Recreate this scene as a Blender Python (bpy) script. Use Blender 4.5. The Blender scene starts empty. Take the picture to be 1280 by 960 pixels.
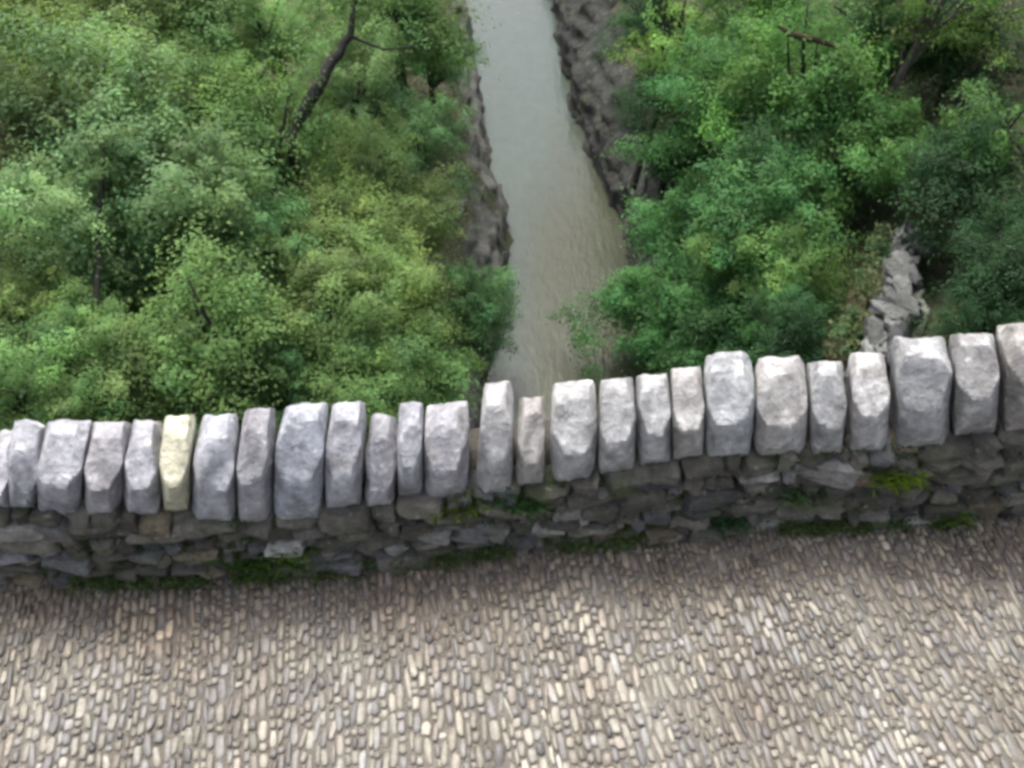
import bpy, bmesh, math, random
import numpy as np
from mathutils import Vector, noise, Matrix

# ------------------------------------------------------------------ camera, light
W_PX, H_PX, F_PX = 1280.0, 960.0, 1065.0
PITCH = math.radians(47.0)
CAM = Vector((0.0, 0.0, 2.2))
scene = bpy.context.scene
col = scene.collection

cam_data = bpy.data.cameras.new('camera')
cam_data.sensor_width = 36.0
cam_data.lens = 36.0 * F_PX / W_PX
cam_data.clip_start = 0.05
cam_data.clip_end = 2000.0
cam = bpy.data.objects.new('camera', cam_data)
cam.location = CAM
cam.rotation_euler = (math.radians(90) - PITCH, 0, 0)
col.objects.link(cam)
scene.camera = cam

SUN_EL, SUN_AZ = math.radians(66), math.radians(-18)      # azimuth from +Y towards +X
world = bpy.data.worlds.new('World')
scene.world = world
world.use_nodes = True
wn = world.node_tree
wn.nodes.clear()
sky = wn.nodes.new('ShaderNodeTexSky')
sky.sky_type = 'NISHITA'
sky.sun_disc = False
sky.sun_elevation = SUN_EL
sky.sun_rotation = SUN_AZ
sky.air_density = 1.0
sky.dust_density = 6.0
sky.ozone_density = 1.0
bg = wn.nodes.new('ShaderNodeBackground')
bg.inputs['Strength'].default_value = 0.14
wo = wn.nodes.new('ShaderNodeOutputWorld')
hs = wn.nodes.new('ShaderNodeHueSaturation')          # thin cloud greys the whole sky
hs.inputs['Saturation'].default_value = 0.5
wn.links.new(sky.outputs[0], hs.inputs['Color'])
wn.links.new(hs.outputs[0], bg.inputs[0])
wn.links.new(bg.outputs[0], wo.inputs[0])

sun_data = bpy.data.lights.new('sun', 'SUN')
sun_data.energy = 1.5
sun_data.angle = math.radians(16)
sun_data.color = (1.0, 0.96, 0.9)
sun = bpy.data.objects.new('sun', sun_data)
sdir = Vector((math.sin(SUN_AZ) * math.cos(SUN_EL), math.cos(SUN_AZ) * math.cos(SUN_EL), math.sin(SUN_EL)))
sun.rotation_euler = sdir.to_track_quat('Z', 'Y').to_euler()
sun.location = (0, 10, 40)
col.objects.link(sun)

scene.view_settings.view_transform = 'Standard'
scene.view_settings.look = 'None'
scene.view_settings.exposure = 1.45
scene.view_settings.gamma = 1.0
scene.view_settings.use_curve_mapping = False
scene.cycles.filter_width = 3.4          # the soft phone lens
scene.cycles.use_adaptive_sampling = True
scene.cycles.adaptive_threshold = 0.03
scene.cycles.max_bounces = 6
scene.cycles.diffuse_bounces = 4
scene.cycles.glossy_bounces = 2
scene.cycles.transparent_max_bounces = 4

rng = random.Random(11)
nrng = np.random.default_rng(5)
PI = math.pi
WATER_Z = -24.0

# ------------------------------------------------------------------ helpers
FWD = Vector((0, math.cos(PITCH), -math.sin(PITCH)))
UPV = Vector((0, math.sin(PITCH), math.cos(PITCH)))
RGT = Vector((1, 0, 0))


def ray(u, v):
    """Sight line whose parameter is depth in metres along the camera axis."""
    return FWD + RGT * ((u - 640) / F_PX) + UPV * ((480 - v) / F_PX)


def on_z(u, v, z):
    d = ray(u, v)
    return CAM + d * ((z - CAM.z) / d.z)


def interp(x, pts):
    if x <= pts[0][0]:
        return pts[0][1]
    for (a, b), (c, d) in zip(pts, pts[1:]):
        if x <= c:
            return b + (d - b) * (x - a) / (c - a)
    return pts[-1][1]


def smooth(e0, e1, x):
    t = min(1.0, max(0.0, (x - e0) / (e1 - e0)))
    return t * t * (3 - 2 * t)


def link(name, mesh, mat=None, parent=None, **props):
    o = bpy.data.objects.new(name, mesh)
    col.objects.link(o)
    if mat is not None and mesh is not None and not mesh.materials:
        mesh.materials.append(mat)
    if parent is not None:
        o.parent = parent
    for k, v in props.items():
        o[k] = v
    return o


def empty(name, loc, **props):
    o = bpy.data.objects.new(name, None)
    o.empty_display_size = 0.2
    o.location = loc
    col.objects.link(o)
    for k, v in props.items():
        o[k] = v
    return o


def mesh_from(name, verts, faces, smooth_shade=False):
    me = bpy.data.meshes.new(name)
    me.from_pydata([tuple(v) for v in verts], [], faces)
    if smooth_shade:
        me.polygons.foreach_set('use_smooth', [True] * len(me.polygons))
    me.update()
    return me


def quads_mesh(name, V, C=None):
    """V: (n,4,3) array of quads, C: (n,3) colours."""
    n = V.shape[0]
    me = bpy.data.meshes.new(name)
    me.vertices.add(n * 4)
    me.vertices.foreach_set('co', V.reshape(-1).astype(np.float32))
    me.loops.add(n * 4)
    me.loops.foreach_set('vertex_index', np.arange(n * 4, dtype=np.int32))
    me.polygons.add(n)
    me.polygons.foreach_set('loop_start', np.arange(0, n * 4, 4, dtype=np.int32))
    me.update(calc_edges=True)
    if C is not None:
        at = me.color_attributes.new('tone', 'FLOAT_COLOR', 'POINT')
        cc = np.ones((n, 4, 4), np.float32)
        cc[:, :, :3] = C[:, None, :]
        at.data.foreach_set('color', cc.reshape(-1))
    return me


# ------------------------------------------------------------------ materials
def new_mat(name):
    m = bpy.data.materials.new(name)
    m.use_nodes = True
    nt = m.node_tree
    nt.nodes.clear()
    out = nt.nodes.new('ShaderNodeOutputMaterial')
    return m, nt, out


def N(nt, typ, **kw):
    n = nt.nodes.new(typ)
    for k, v in kw.items():
        if k in n.inputs:
            n.inputs[k].default_value = v
        else:
            setattr(n, k, v)
    return n


def mixc(nt, mode, fac, a, b):
    n = nt.nodes.new('ShaderNodeMix')
    n.data_type = 'RGBA'
    n.blend_type = mode
    for sock, val in ((n.inputs[0], fac), (n.inputs[6], a), (n.inputs[7], b)):
        if hasattr(val, 'is_linked'):
            nt.links.new(val, sock)
        else:
            sock.default_value = val
    return n.outputs[2]


def ramp(nt, src, stops):
    r = nt.nodes.new('ShaderNodeValToRGB')
    nt.links.new(src, r.inputs[0])
    el = r.color_ramp.elements
    el[0].position, el[0].color = stops[0][0], stops[0][1]
    el[1].position, el[1].color = stops[1][0], stops[1][1]
    for p, c in stops[2:]:
        e = el.new(p)
        e.color = c
    return r.outputs[0]


def g(v):
    return (v, v, v, 1)


def stone_mat(name, blotch_scale, lo, hi, fine_scale, bump, rough=0.85, spots=None, tint=None, dist=0.02):
    """Object Colour is the stone's own colour; noise gives grain, lichen and stains on it."""
    m, nt, out = new_mat(name)
    tc = N(nt, 'ShaderNodeTexCoord')
    geo = N(nt, 'ShaderNodeNewGeometry')
    oi = N(nt, 'ShaderNodeObjectInfo')
    pos = geo.outputs['Position']
    n1 = N(nt, 'ShaderNodeTexNoise', Scale=blotch_scale, Detail=6.0, Roughness=0.6)
    nt.links.new(pos, n1.inputs['Vector'])
    n2 = N(nt, 'ShaderNodeTexNoise', Scale=fine_scale, Detail=8.0, Roughness=0.7)
    nt.links.new(pos, n2.inputs['Vector'])
    c = mixc(nt, 'MULTIPLY', 1.0, oi.outputs['Color'], ramp(nt, n1.outputs[0], [(0.3, g(lo)), (0.7, g(hi))]))
    c = mixc(nt, 'MULTIPLY', 1.0, c, ramp(nt, n2.outputs[0], [(0.25, g(0.55)), (0.75, g(1.35))]))
    if spots:
        n3 = N(nt, 'ShaderNodeTexNoise', Scale=spots[0], Detail=4.0, Roughness=0.55)
        nt.links.new(pos, n3.inputs['Vector'])
        f = ramp(nt, n3.outputs[0], [(spots[1], g(0)), (spots[1] + 0.09, g(spots[3] if len(spots) > 3 else 0.8))])
        c = mixc(nt, 'MIX', f, c, spots[2])
    if tint:
        n4 = N(nt, 'ShaderNodeTexNoise', Scale=tint[0], Detail=5.0, Roughness=0.6)
        mp = N(nt, 'ShaderNodeMapping')
        mp.inputs['Location'].default_value = (7.3, 2.1, 4.4)
        nt.links.new(pos, mp.inputs['Vector'])
        nt.links.new(mp.outputs[0], n4.inputs['Vector'])
        f = ramp(nt, n4.outputs[0], [(tint[1], g(0)), (tint[1] + 0.12, g(0.75))])
        c = mixc(nt, 'MIX', f, c, tint[2])
    b = N(nt, 'ShaderNodeBsdfPrincipled', Roughness=rough)
    b.inputs['Specular IOR Level'].default_value = 0.3
    nt.links.new(c, b.inputs['Base Color'])
    bp = N(nt, 'ShaderNodeBump', Strength=bump, Distance=dist)
    mx = N(nt, 'ShaderNodeMath', operation='ADD')
    nt.links.new(n1.outputs[0], mx.inputs[0])
    nt.links.new(n2.outputs[0], mx.inputs[1])
    nt.links.new(mx.outputs[0], bp.inputs['Height'])
    nt.links.new(bp.outputs[0], b.inputs['Normal'])
    nt.links.new(b.outputs[0], out.inputs[0])
    return m


M = {}
M['coping'] = stone_mat('limestone_coping', 12.0, 0.55, 1.25, 50.0, 0.9, 0.7,
                        spots=(24.0, 0.60, (0.66, 0.66, 0.64, 1), 0.75), tint=(13.0, 0.575, (0.17, 0.165, 0.15, 1)), dist=0.02)
M['rubble'] = stone_mat('rubble_stone', 12.0, 0.55, 1.25, 60.0, 0.9, 0.9,
                        spots=(34.0, 0.64, (0.34, 0.34, 0.31, 1), 0.7), tint=(7.0, 0.53, (0.06, 0.075, 0.03, 1)), dist=0.02)
M['core'] = stone_mat('wall_mortar', 9.0, 0.6, 1.1, 70.0, 1.0, 0.95, dist=0.015)
M['cliff'] = stone_mat('cliff_rock', 0.9, 0.5, 1.4, 3.5, 1.0, 0.9,
                       spots=(1.9, 0.62, (0.17, 0.168, 0.155, 1), 0.4), tint=(0.6, 0.58, (0.05, 0.06, 0.03, 1)), dist=0.25)


def leaf_mat():
    m, nt, out = new_mat('foliage')
    oi = N(nt, 'ShaderNodeObjectInfo')
    geo = N(nt, 'ShaderNodeNewGeometry')
    at = N(nt, 'ShaderNodeAttribute', attribute_name='tone')
    c = mixc(nt, 'MULTIPLY', 1.0, oi.outputs['Color'], at.outputs['Color'])
    c = mixc(nt, 'MULTIPLY', 1.0, c, ramp(nt, geo.outputs['Random Per Island'],
             [(0.0, (0.78, 0.82, 0.80, 1)), (1.0, (1.2, 1.15, 1.1, 1)), (0.5, g(1.0))]))
    b = N(nt, 'ShaderNodeBsdfPrincipled', Roughness=0.6)
    b.inputs['Specular IOR Level'].default_value = 0.2
    t = N(nt, 'ShaderNodeBsdfTranslucent')
    mx = N(nt, 'ShaderNodeMixShader')
    mx.inputs[0].default_value = 0.45
    tcol = mixc(nt, 'MULTIPLY', 1.0, c, (1.25, 1.25, 0.7, 1))
    nt.links.new(c, b.inputs['Base Color'])
    nt.links.new(tcol, t.inputs['Color'])
    nt.links.new(b.outputs[0], mx.inputs[1])
    nt.links.new(t.outputs[0], mx.inputs[2])
    nt.links.new(mx.outputs[0], out.inputs[0])
    return m


M['leaf'] = leaf_mat()


def bark_mat():
    m, nt, out = new_mat('bark')
    oi = N(nt, 'ShaderNodeObjectInfo')
    geo = N(nt, 'ShaderNodeNewGeometry')
    n1 = N(nt, 'ShaderNodeTexNoise', Scale=6.0, Detail=6.0)
    nt.links.new(geo.outputs['Position'], n1.inputs['Vector'])
    c = mixc(nt, 'MULTIPLY', 1.0, oi.outputs['Color'], ramp(nt, n1.outputs[0], [(0.3, g(0.5)), (0.7, g(1.4))]))
    b = N(nt, 'ShaderNodeBsdfPrincipled', Roughness=0.9)
    nt.links.new(c, b.inputs['Base Color'])
    bp = N(nt, 'ShaderNodeBump', Strength=0.6, Distance=0.05)
    nt.links.new(n1.outputs[0], bp.inputs['Height'])
    nt.links.new(bp.outputs[0], b.inputs['Normal'])
    nt.links.new(b.outputs[0], out.inputs[0])
    return m


M['bark'] = bark_mat()


def earth_mat():
    m, nt, out = new_mat('forest_earth')
    geo = N(nt, 'ShaderNodeNewGeometry')
    n1 = N(nt, 'ShaderNodeTexNoise', Scale=0.5, Detail=8.0, Roughness=0.65)
    nt.links.new(geo.outputs['Position'], n1.inputs['Vector'])
    n2 = N(nt, 'ShaderNodeTexNoise', Scale=4.0, Detail=6.0, Roughness=0.7)
    nt.links.new(geo.outputs['Position'], n2.inputs['Vector'])
    c = ramp(nt, n1.outputs[0], [(0.3, (0.035, 0.04, 0.018, 1)), (0.7, (0.12, 0.085, 0.05, 1)), (0.52, (0.06, 0.06, 0.03, 1))])
    c = mixc(nt, 'MULTIPLY', 1.0, c, ramp(nt, n2.outputs[0], [(0.3, g(0.6)), (0.7, g(1.4))]))
    b = N(nt, 'ShaderNodeBsdfPrincipled', Roughness=0.95)
    nt.links.new(c, b.inputs['Base Color'])
    bp = N(nt, 'ShaderNodeBump', Strength=0.8, Distance=0.3)
    nt.links.new(n2.outputs[0], bp.inputs['Height'])
    nt.links.new(bp.outputs[0], b.inputs['Normal'])
    nt.links.new(b.outputs[0], out.inputs[0])
    return m


M['earth'] = earth_mat()


def water_mat():
    m, nt, out = new_mat('river_water')
    geo = N(nt, 'ShaderNodeNewGeometry')
    mp = N(nt, 'ShaderNodeMapping')
    mp.inputs['Scale'].default_value = (0.10, 0.035, 0.1)
    mp.inputs['Location'].default_value = (0.30, 0.12, 0.0)
    nt.links.new(geo.outputs['Position'], mp.inputs['Vector'])
    n1 = N(nt, 'ShaderNodeTexNoise', Scale=2.2, Detail=4.0, Roughness=0.5, Distortion=0.5)
    nt.links.new(mp.outputs[0], n1.inputs['Vector'])
    # silt: pale grey-green main stream, browner patch painted as reflected cliffs
    sb = N(nt, 'ShaderNodeTexGradient', gradient_type='SPHERICAL')        # cliff reflection painted brown by the right bank
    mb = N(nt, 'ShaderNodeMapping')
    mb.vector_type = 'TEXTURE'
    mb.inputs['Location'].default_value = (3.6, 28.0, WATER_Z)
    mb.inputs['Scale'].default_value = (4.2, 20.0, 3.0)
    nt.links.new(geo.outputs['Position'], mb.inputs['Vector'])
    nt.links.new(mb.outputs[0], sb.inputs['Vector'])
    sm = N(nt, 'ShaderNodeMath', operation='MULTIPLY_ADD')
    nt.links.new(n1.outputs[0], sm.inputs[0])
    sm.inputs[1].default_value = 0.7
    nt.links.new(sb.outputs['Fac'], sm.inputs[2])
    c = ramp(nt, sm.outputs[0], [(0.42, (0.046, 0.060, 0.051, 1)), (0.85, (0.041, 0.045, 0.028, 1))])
    n2 = N(nt, 'ShaderNodeTexNoise', Scale=1.3, Detail=5.0, Roughness=0.6)
    nt.links.new(geo.outputs['Position'], n2.inputs['Vector'])
    c = mixc(nt, 'MULTIPLY', 1.0, c, ramp(nt, n2.outputs[0], [(0.3, g(0.92)), (0.7, g(1.08))]))
    b = N(nt, 'ShaderNodeBsdfPrincipled', Roughness=0.18, IOR=1.33)
    nt.links.new(c, b.inputs['Base Color'])
    n3 = N(nt, 'ShaderNodeTexNoise', Scale=2.4, Detail=4.0, Roughness=0.6)
    m3 = N(nt, 'ShaderNodeMapping')
    m3.inputs['Scale'].default_value = (1.3, 0.45, 1.0)
    m3.inputs['Rotation'].default_value = (0, 0, -0.12)
    nt.links.new(geo.outputs['Position'], m3.inputs['Vector'])
    nt.links.new(m3.outputs[0], n3.inputs['Vector'])
    bp = N(nt, 'ShaderNodeBump', Strength=0.5, Distance=0.10)
    nt.links.new(n3.outputs[0], bp.inputs['Height'])
    nt.links.new(bp.outputs[0], b.inputs['Normal'])
    nt.links.new(b.outputs[0], out.inputs[0])
    return m


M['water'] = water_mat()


def cobble_mat():
    m, nt, out = new_mat('river_cobble')
    oi = N(nt, 'ShaderNodeObjectInfo')
    geo = N(nt, 'ShaderNodeNewGeometry')
    at = N(nt, 'ShaderNodeAttribute', attribute_name='tone')
    c = mixc(nt, 'MULTIPLY', 1.0, oi.outputs['Color'], at.outputs['Color'])
    n1 = N(nt, 'ShaderNodeTexNoise', Scale=70.0, Detail=5.0, Roughness=0.6)
    nt.links.new(geo.outputs['Position'], n1.inputs['Vector'])
    c = mixc(nt, 'MULTIPLY', 1.0, c, ramp(nt, n1.outputs[0], [(0.3, g(0.75)), (0.7, g(1.2))]))
    n2 = N(nt, 'ShaderNodeTexNoise', Scale=4.0, Detail=5.0, Roughness=0.6)
    nt.links.new(geo.outputs['Position'], n2.inputs['Vector'])
    c = mixc(nt, 'MULTIPLY', 1.0, c, ramp(nt, n2.outputs[0], [(0.32, (0.72, 0.66, 0.62, 1)), (0.62, g(1.05))]))
    b = N(nt, 'ShaderNodeBsdfPrincipled', Roughness=0.55)
    b.inputs['Specular IOR Level'].default_value = 0.4
    nt.links.new(c, b.inputs['Base Color'])
    bp = N(nt, 'ShaderNodeBump', Strength=0.25, Distance=0.004)
    nt.links.new(n1.outputs[0], bp.inputs['Height'])
    nt.links.new(bp.outputs[0], b.inputs['Normal'])
    nt.links.new(b.outputs[0], out.inputs[0])
    return m


M['cobble'] = cobble_mat()


def bed_mat():
    m, nt, out = new_mat('mortar_bed')
    geo = N(nt, 'ShaderNodeNewGeometry')
    n1 = N(nt, 'ShaderNodeTexNoise', Scale=3.5, Detail=6.0, Roughness=0.6)
    nt.links.new(geo.outputs['Position'], n1.inputs['Vector'])
    n2 = N(nt, 'ShaderNodeTexNoise', Scale=120.0, Detail=4.0, Roughness=0.7)
    nt.links.new(geo.outputs['Position'], n2.inputs['Vector'])
    c = ramp(nt, n1.outputs[0], [(0.35, (0.084, 0.070, 0.058, 1)), (0.65, (0.145, 0.137, 0.117, 1))])
    c = mixc(nt, 'MULTIPLY', 1.0, c, ramp(nt, n2.outputs[0], [(0.3, g(0.6)), (0.7, g(1.3))]))
    b = N(nt, 'ShaderNodeBsdfPrincipled', Roughness=0.95)
    nt.links.new(c, b.inputs['Base Color'])
    bp = N(nt, 'ShaderNodeBump', Strength=0.7, Distance=0.006)
    nt.links.new(n2.outputs[0], bp.inputs['Height'])
    nt.links.new(bp.outputs[0], b.inputs['Normal'])
    nt.links.new(b.outputs[0], out.inputs[0])
    return m


M['bed'] = bed_mat()

# ------------------------------------------------------------------ the gorge
left_px = [(578, 0), (590, 60), (598, 120), (610, 200), (634, 290), (637, 340), (626, 400), (606, 480)]
right_px = [(689, 0), (700, 80), (716, 140), (746, 220), (776, 290), (790, 340), (800, 400), (805, 480)]
LEDGE = sorted((on_z(u, v, WATER_Z).y, on_z(u, v, WATER_Z).x) for u, v in left_px)
REDGE = sorted((on_z(u, v, WATER_Z).y, on_z(u, v, WATER_Z).x) for u, v in right_px)
LEDGE = [(-120, -1.0)] + LEDGE + [(95, -9.0), (160, -30.0)]
REDGE = [(-120, 6.5)] + REDGE + [(95, -1.0), (160, -20.0)]


def terrain(x, y):
    le, re = interp(y, LEDGE), interp(y, REDGE)
    w = 0.5 * noise.noise(Vector((x * 0.05, y * 0.6, 3.0)))
    if x < (le + re) / 2:
        s = le - x + w
        steep, bank, hmax = 2.2, 4.6, 0.55
    else:
        s = x - re + w
        steep, bank, hmax = 3.6, 5.0, 0.58
    if s < 0:
        return WATER_Z - 0.25 - min(1.2, -s * 0.6)
    h = WATER_Z - 0.25 + bank * smooth(-0.3, steep, s)
    h += max(0, s - steep * 0.6) * hmax
    n = noise.noise(Vector((x * 0.13, y * 0.13, 0.0))) * 1.3 + noise.noise(Vector((x * 0.45, y * 0.45, 5.0))) * 0.5
    return h + n * smooth(0.2, 4.0, s)


xs = np.concatenate([np.linspace(-110, -34, 26), np.arange(-32, 36, 0.8), np.linspace(38, 110, 25)])
ys = np.concatenate([np.linspace(-110, -2, 30), np.arange(0, 75, 0.9), np.linspace(77, 160, 30)])
verts = [(x, y, terrain(x, y)) for y in ys for x in xs]
nx = len(xs)
faces = [(j * nx + i, j * nx + i + 1, (j + 1) * nx + i + 1, (j + 1) * nx + i)
         for j in range(len(ys) - 1) for i in range(nx - 1)]
ground = link('gorge_terrain', mesh_from('gorge_terrain', verts, faces, True), M['earth'], kind='structure',
              label='steep wooded gorge slopes of dark earth on both sides of the river')

wv, wf = [], []
wys = [-110, -40, 0] + list(np.arange(10, 70, 2.0)) + [80, 95, 120, 160]
for y in wys:
    le, re = interp(y, LEDGE), interp(y, REDGE)
    wv += [(le - 1.8, y, WATER_Z), (re + 1.8, y, WATER_Z)]
for i in range(len(wys) - 1):
    wf.append((2 * i, 2 * i + 1, 2 * i + 3, 2 * i + 2))
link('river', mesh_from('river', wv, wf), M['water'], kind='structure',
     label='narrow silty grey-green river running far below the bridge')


# ------------------------------------------------------------------ stones by chopping boxes with planes
def chopped(cuts, seed, n_planes, lo, hi, rough, freq, extra=(), rnd=0):
    """A hewn block in [-1,1]^3: subdivided cube clipped by random planes, then roughened."""
    r = random.Random(seed)
    bm = bmesh.new()
    bmesh.ops.create_cube(bm, size=2.0)
    bmesh.ops.subdivide_edges(bm, edges=bm.edges[:], cuts=cuts, use_grid_fill=True)
    planes = list(extra)
    for _ in range(n_planes):
        n = Vector((r.gauss(0, 1), r.gauss(0, 1), r.gauss(0, 1))).normalized()
        planes.append((n, r.uniform(lo, hi) * (abs(n.x) + abs(n.y) + abs(n.z)) / 1.25))
    off = Vector((r.uniform(0, 50), r.uniform(0, 50), r.uniform(0, 50)))
    for v in bm.verts:
        p = v.co.copy()
        if rnd:
            m_ = (abs(p.x) ** rnd + abs(p.y) ** rnd + abs(p.z) ** rnd) ** (1 / rnd)
            m0 = max(abs(p.x), abs(p.y), abs(p.z))
            p *= m0 / max(m_, 1e-6)
        for n, d in planes:
            k = p.dot(n) - d
            if k > 0:
                p -= n * k
        p += noise.noise_vector(p * freq + off) * rough
        p += noise.noise_vector(p * freq * 2.7 + off) * rough * 0.4
        v.co = p
    V = [v.co.copy() for v in bm.verts]
    Fc = [[v.index for v in f.verts] for f in bm.faces]
    bm.free()
    return V, Fc


# bank rocks: crags stepping up out of the river
bank_meshes = []
for k in range(7):
    V, Fc = chopped(7, 100 + k, 10, 0.7, 1.0, 0.26, 1.9)
    bank_meshes.append(mesh_from('crag', V, Fc, k % 2 == 0))
    bank_meshes[-1].materials.append(M['cliff'])


def ridged(p, f, oct=4):
    v, a = 0.0, 0.5
    for _ in range(oct):
        v += a * (1 - abs(noise.noise(p * f)) * 2)
        f *= 2.1
        a *= 0.5
    return v


def bank(name, edge, side, y0, y1, out, high, label, base_col):
    """A craggy cliff sheet: up from under the water, then leaning back into the slope."""
    nu, V, Fc = 30, [], []
    ysb = np.arange(y0, y1, 0.16)
    for y in ysb:
        e = interp(y, edge) + side * (0.1 + 0.45 * noise.noise(Vector((0, y * 0.35, side * 7.0))))
        o_here = out * (1 + 0.35 * noise.noise(Vector((3, y * 0.2, side))))
        h_here = high * (1 + 0.30 * noise.noise(Vector((9, y * 0.25, side))))
        for k in range(nu + 1):
            t = k / nu
            s_ = o_here * (0.16 * min(1, t / 0.45) + 0.84 * max(0, (t - 0.35) / 0.65) ** 1.3) - 0.12 * math.exp(-((t - 0.22) / 0.08) ** 2)
            z = WATER_Z - 0.5 + (h_here + 0.5) * (t ** 0.75)
            p = Vector((e + side * s_, y, z))
            n = ridged(Vector((p.x, p.y * 0.7, p.z * 1.3)), 0.55) - 0.45
            strata = 0.10 * math.sin(p.z * 7 + 2.5 * noise.noise(p * 0.5))
            fine = 0.10 * noise.noise(p * 3.3)
            p.x -= side * (n * 0.55 + strata + fine)
            p.z += n * 0.35 + 0.12 * noise.noise(p * 2.1)
            V.append(p)
    for a in range(len(ysb) - 1):
        for k in range(nu):
            q = (a * (nu + 1) + k, a * (nu + 1) + k + 1, (a + 1) * (nu + 1) + k + 1, (a + 1) * (nu + 1) + k)
            Fc.append(q if side < 0 else q[::-1])
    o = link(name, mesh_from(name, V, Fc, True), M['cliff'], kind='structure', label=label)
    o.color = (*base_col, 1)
    return o


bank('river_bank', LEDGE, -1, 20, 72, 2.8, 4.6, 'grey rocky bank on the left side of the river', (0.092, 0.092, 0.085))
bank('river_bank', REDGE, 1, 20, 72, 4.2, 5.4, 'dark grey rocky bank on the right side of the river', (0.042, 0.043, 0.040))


# ------------------------------------------------------------------ trees
def leaves(centres, normals_bias, size, tones, r):
    """Rhombic bent leaves: centres (n,3); returns quads (n,4,3)."""
    n = len(centres)
    nrm = normals_bias + r.normal(0, 0.36, (n, 3))
    nrm /= np.linalg.norm(nrm, axis=1, keepdims=True) + 1e-9
    t = r.normal(0, 1, (n, 3))
    t -= nrm * (t * nrm).sum(1, keepdims=True)
    t /= np.linalg.norm(t, axis=1, keepdims=True) + 1e-9
    b = np.cross(nrm, t)
    L = size * r.uniform(0.65, 1.3, (n, 1))
    Wd = L * r.uniform(0.35, 0.6, (n, 1))
    V = np.empty((n, 4, 3))
    V[:, 0] = centres - t * L * 0.5
    V[:, 1] = centres + b * Wd * 0.5 + nrm * L * 0.08
    V[:, 2] = centres + t * L * 0.5 - nrm * L * 0.10
    V[:, 3] = centres - b * Wd * 0.5 + nrm * L * 0.08
    return V


def tube(verts, faces, path, radii, seg=6):
    base = len(verts)
    for i, (p, rad) in enumerate(zip(path, radii)):
        d = (path[min(i + 1, len(path) - 1)] - path[max(i - 1, 0)]).normalized()
        a = d.orthogonal().normalized()
        c = d.cross(a)
        for k in range(seg):
            th = 2 * PI * k / seg
            verts.append(p + a * (math.cos(th) * rad) + c * (math.sin(th) * rad))
    for i in range(len(path) - 1):
        for k in range(seg):
            k2 = (k + 1) % seg
            faces.append((base + i * seg + k, base + i * seg + k2, base + (i + 1) * seg + k2, base + (i + 1) * seg + k))
    faces.append(tuple(base + (len(path) - 1) * seg + k for k in range(seg)))


def make_tree(seed, n_clump, per_clump, leaf_size, clump_r, flat, droop):
    """Unit crown (radius about 1, centre 0) and its trunk with limbs; returns (crown_mesh, trunk_mesh)."""
    r = np.random.default_rng(seed)
    cs, rs = [], []
    lob = [(r.normal(0, 1, 3), r.uniform(0.7, 1.3)) for _ in range(6)]
    lob = [(a / np.linalg.norm(a), w) for a, w in lob]
    while len(cs) < n_clump:
        d = r.normal(0, 1, 3)
        d /= np.linalg.norm(d)
        if d[2] < -0.6:
            continue
        rad = 0.42 + 0.58 * r.uniform(0, 1) ** 0.6
        shape = 0.62                                   # boughs: the crown reaches out along a few directions
        for ld, lw in lob:
            shape = max(shape, 0.62 + 0.60 * lw * max(0.0, (np.dot(d, ld) - 0.55) / 0.45))
        c = d * rad * shape * np.array([1, 1, 1.15])
        cs.append(c)
        rs.append(clump_r * math.exp(r.normal(0, 0.35)))
    cs = np.array(cs)
    allc, alln, tone = [], [], []
    for c, cr in zip(cs, rs):
        k = int(min(3.0, (cr / clump_r) ** 1.8) * per_clump * r.uniform(0.75, 1.15))
        p = r.normal(0, 1, (k, 3))
        p /= np.linalg.norm(p, axis=1, keepdims=True)
        p *= r.uniform(0.12, 1.0, (k, 1)) ** 0.55 * np.where(r.uniform(0, 1, (k, 1)) < 0.28, r.uniform(0.9, 1.7, (k, 1)), 0.92)
        out = p / (np.linalg.norm(p, axis=1, keepdims=True) + 1e-6)
        ax = c / (np.linalg.norm(c) + 1e-6) + r.normal(0, 0.5, 3) + np.array([0, 0, 0.35])
        ax /= np.linalg.norm(ax)
        along = p @ ax
        p = p + np.outer(along, ax) * 0.95               # plume along its twig
        taper = np.clip(1.0 - 0.45 * along, 0.35, 1.6)[:, None]
        perp = p - np.outer(p @ ax, ax)
        p = np.outer(p @ ax, ax) + perp * taper
        p[:, 2] *= flat
        p[:, 2] -= droop * (p[:, 0] ** 2 + p[:, 1] ** 2) * 0.5
        allc.append(c + p * cr)
        alln.append(out * 0.75 + np.array([0, 0, 0.9]) + c * 0.3)
        hue = r.normal(0, 0.06)
        lum = math.exp(r.normal(0, 0.29))
        tone.append(np.tile(np.array([lum * (1 + hue), lum, lum * (1 - 0.6 * hue)]), (k, 1)))
    C = np.concatenate(allc)
    V = leaves(C, np.concatenate(alln), leaf_size, None, r)
    crown = quads_mesh('crown', V, np.clip(np.concatenate(tone), 0.3, 2.0))
    crown.materials.append(M['leaf'])
    # trunk
    tv, tf = [], []
    p0 = Vector((0.05, 0, -2.3))
    path = [p0]
    for i in range(6):
        path.append(path[-1] + Vector((r.normal(0, 0.07), r.normal(0, 0.07), 0.46)))
    tube(tv, tf, path, [0.10, 0.085, 0.075, 0.065, 0.055, 0.042, 0.025], 7)
    order = r.permutation(len(cs))[:16]
    for j in order:
        c = Vector(cs[j])
        a = path[int(r.integers(3, 6))]
        mid = a.lerp(c, 0.5) + Vector((r.normal(0, 0.06), r.normal(0, 0.06), 0.08))
        tube(tv, tf, [a, mid, c], [0.036, 0.022, 0.008], 5)
    trunk = mesh_from('trunk', tv, tf, True)
    trunk.materials.append(M['bark'])
    return crown, trunk


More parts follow.
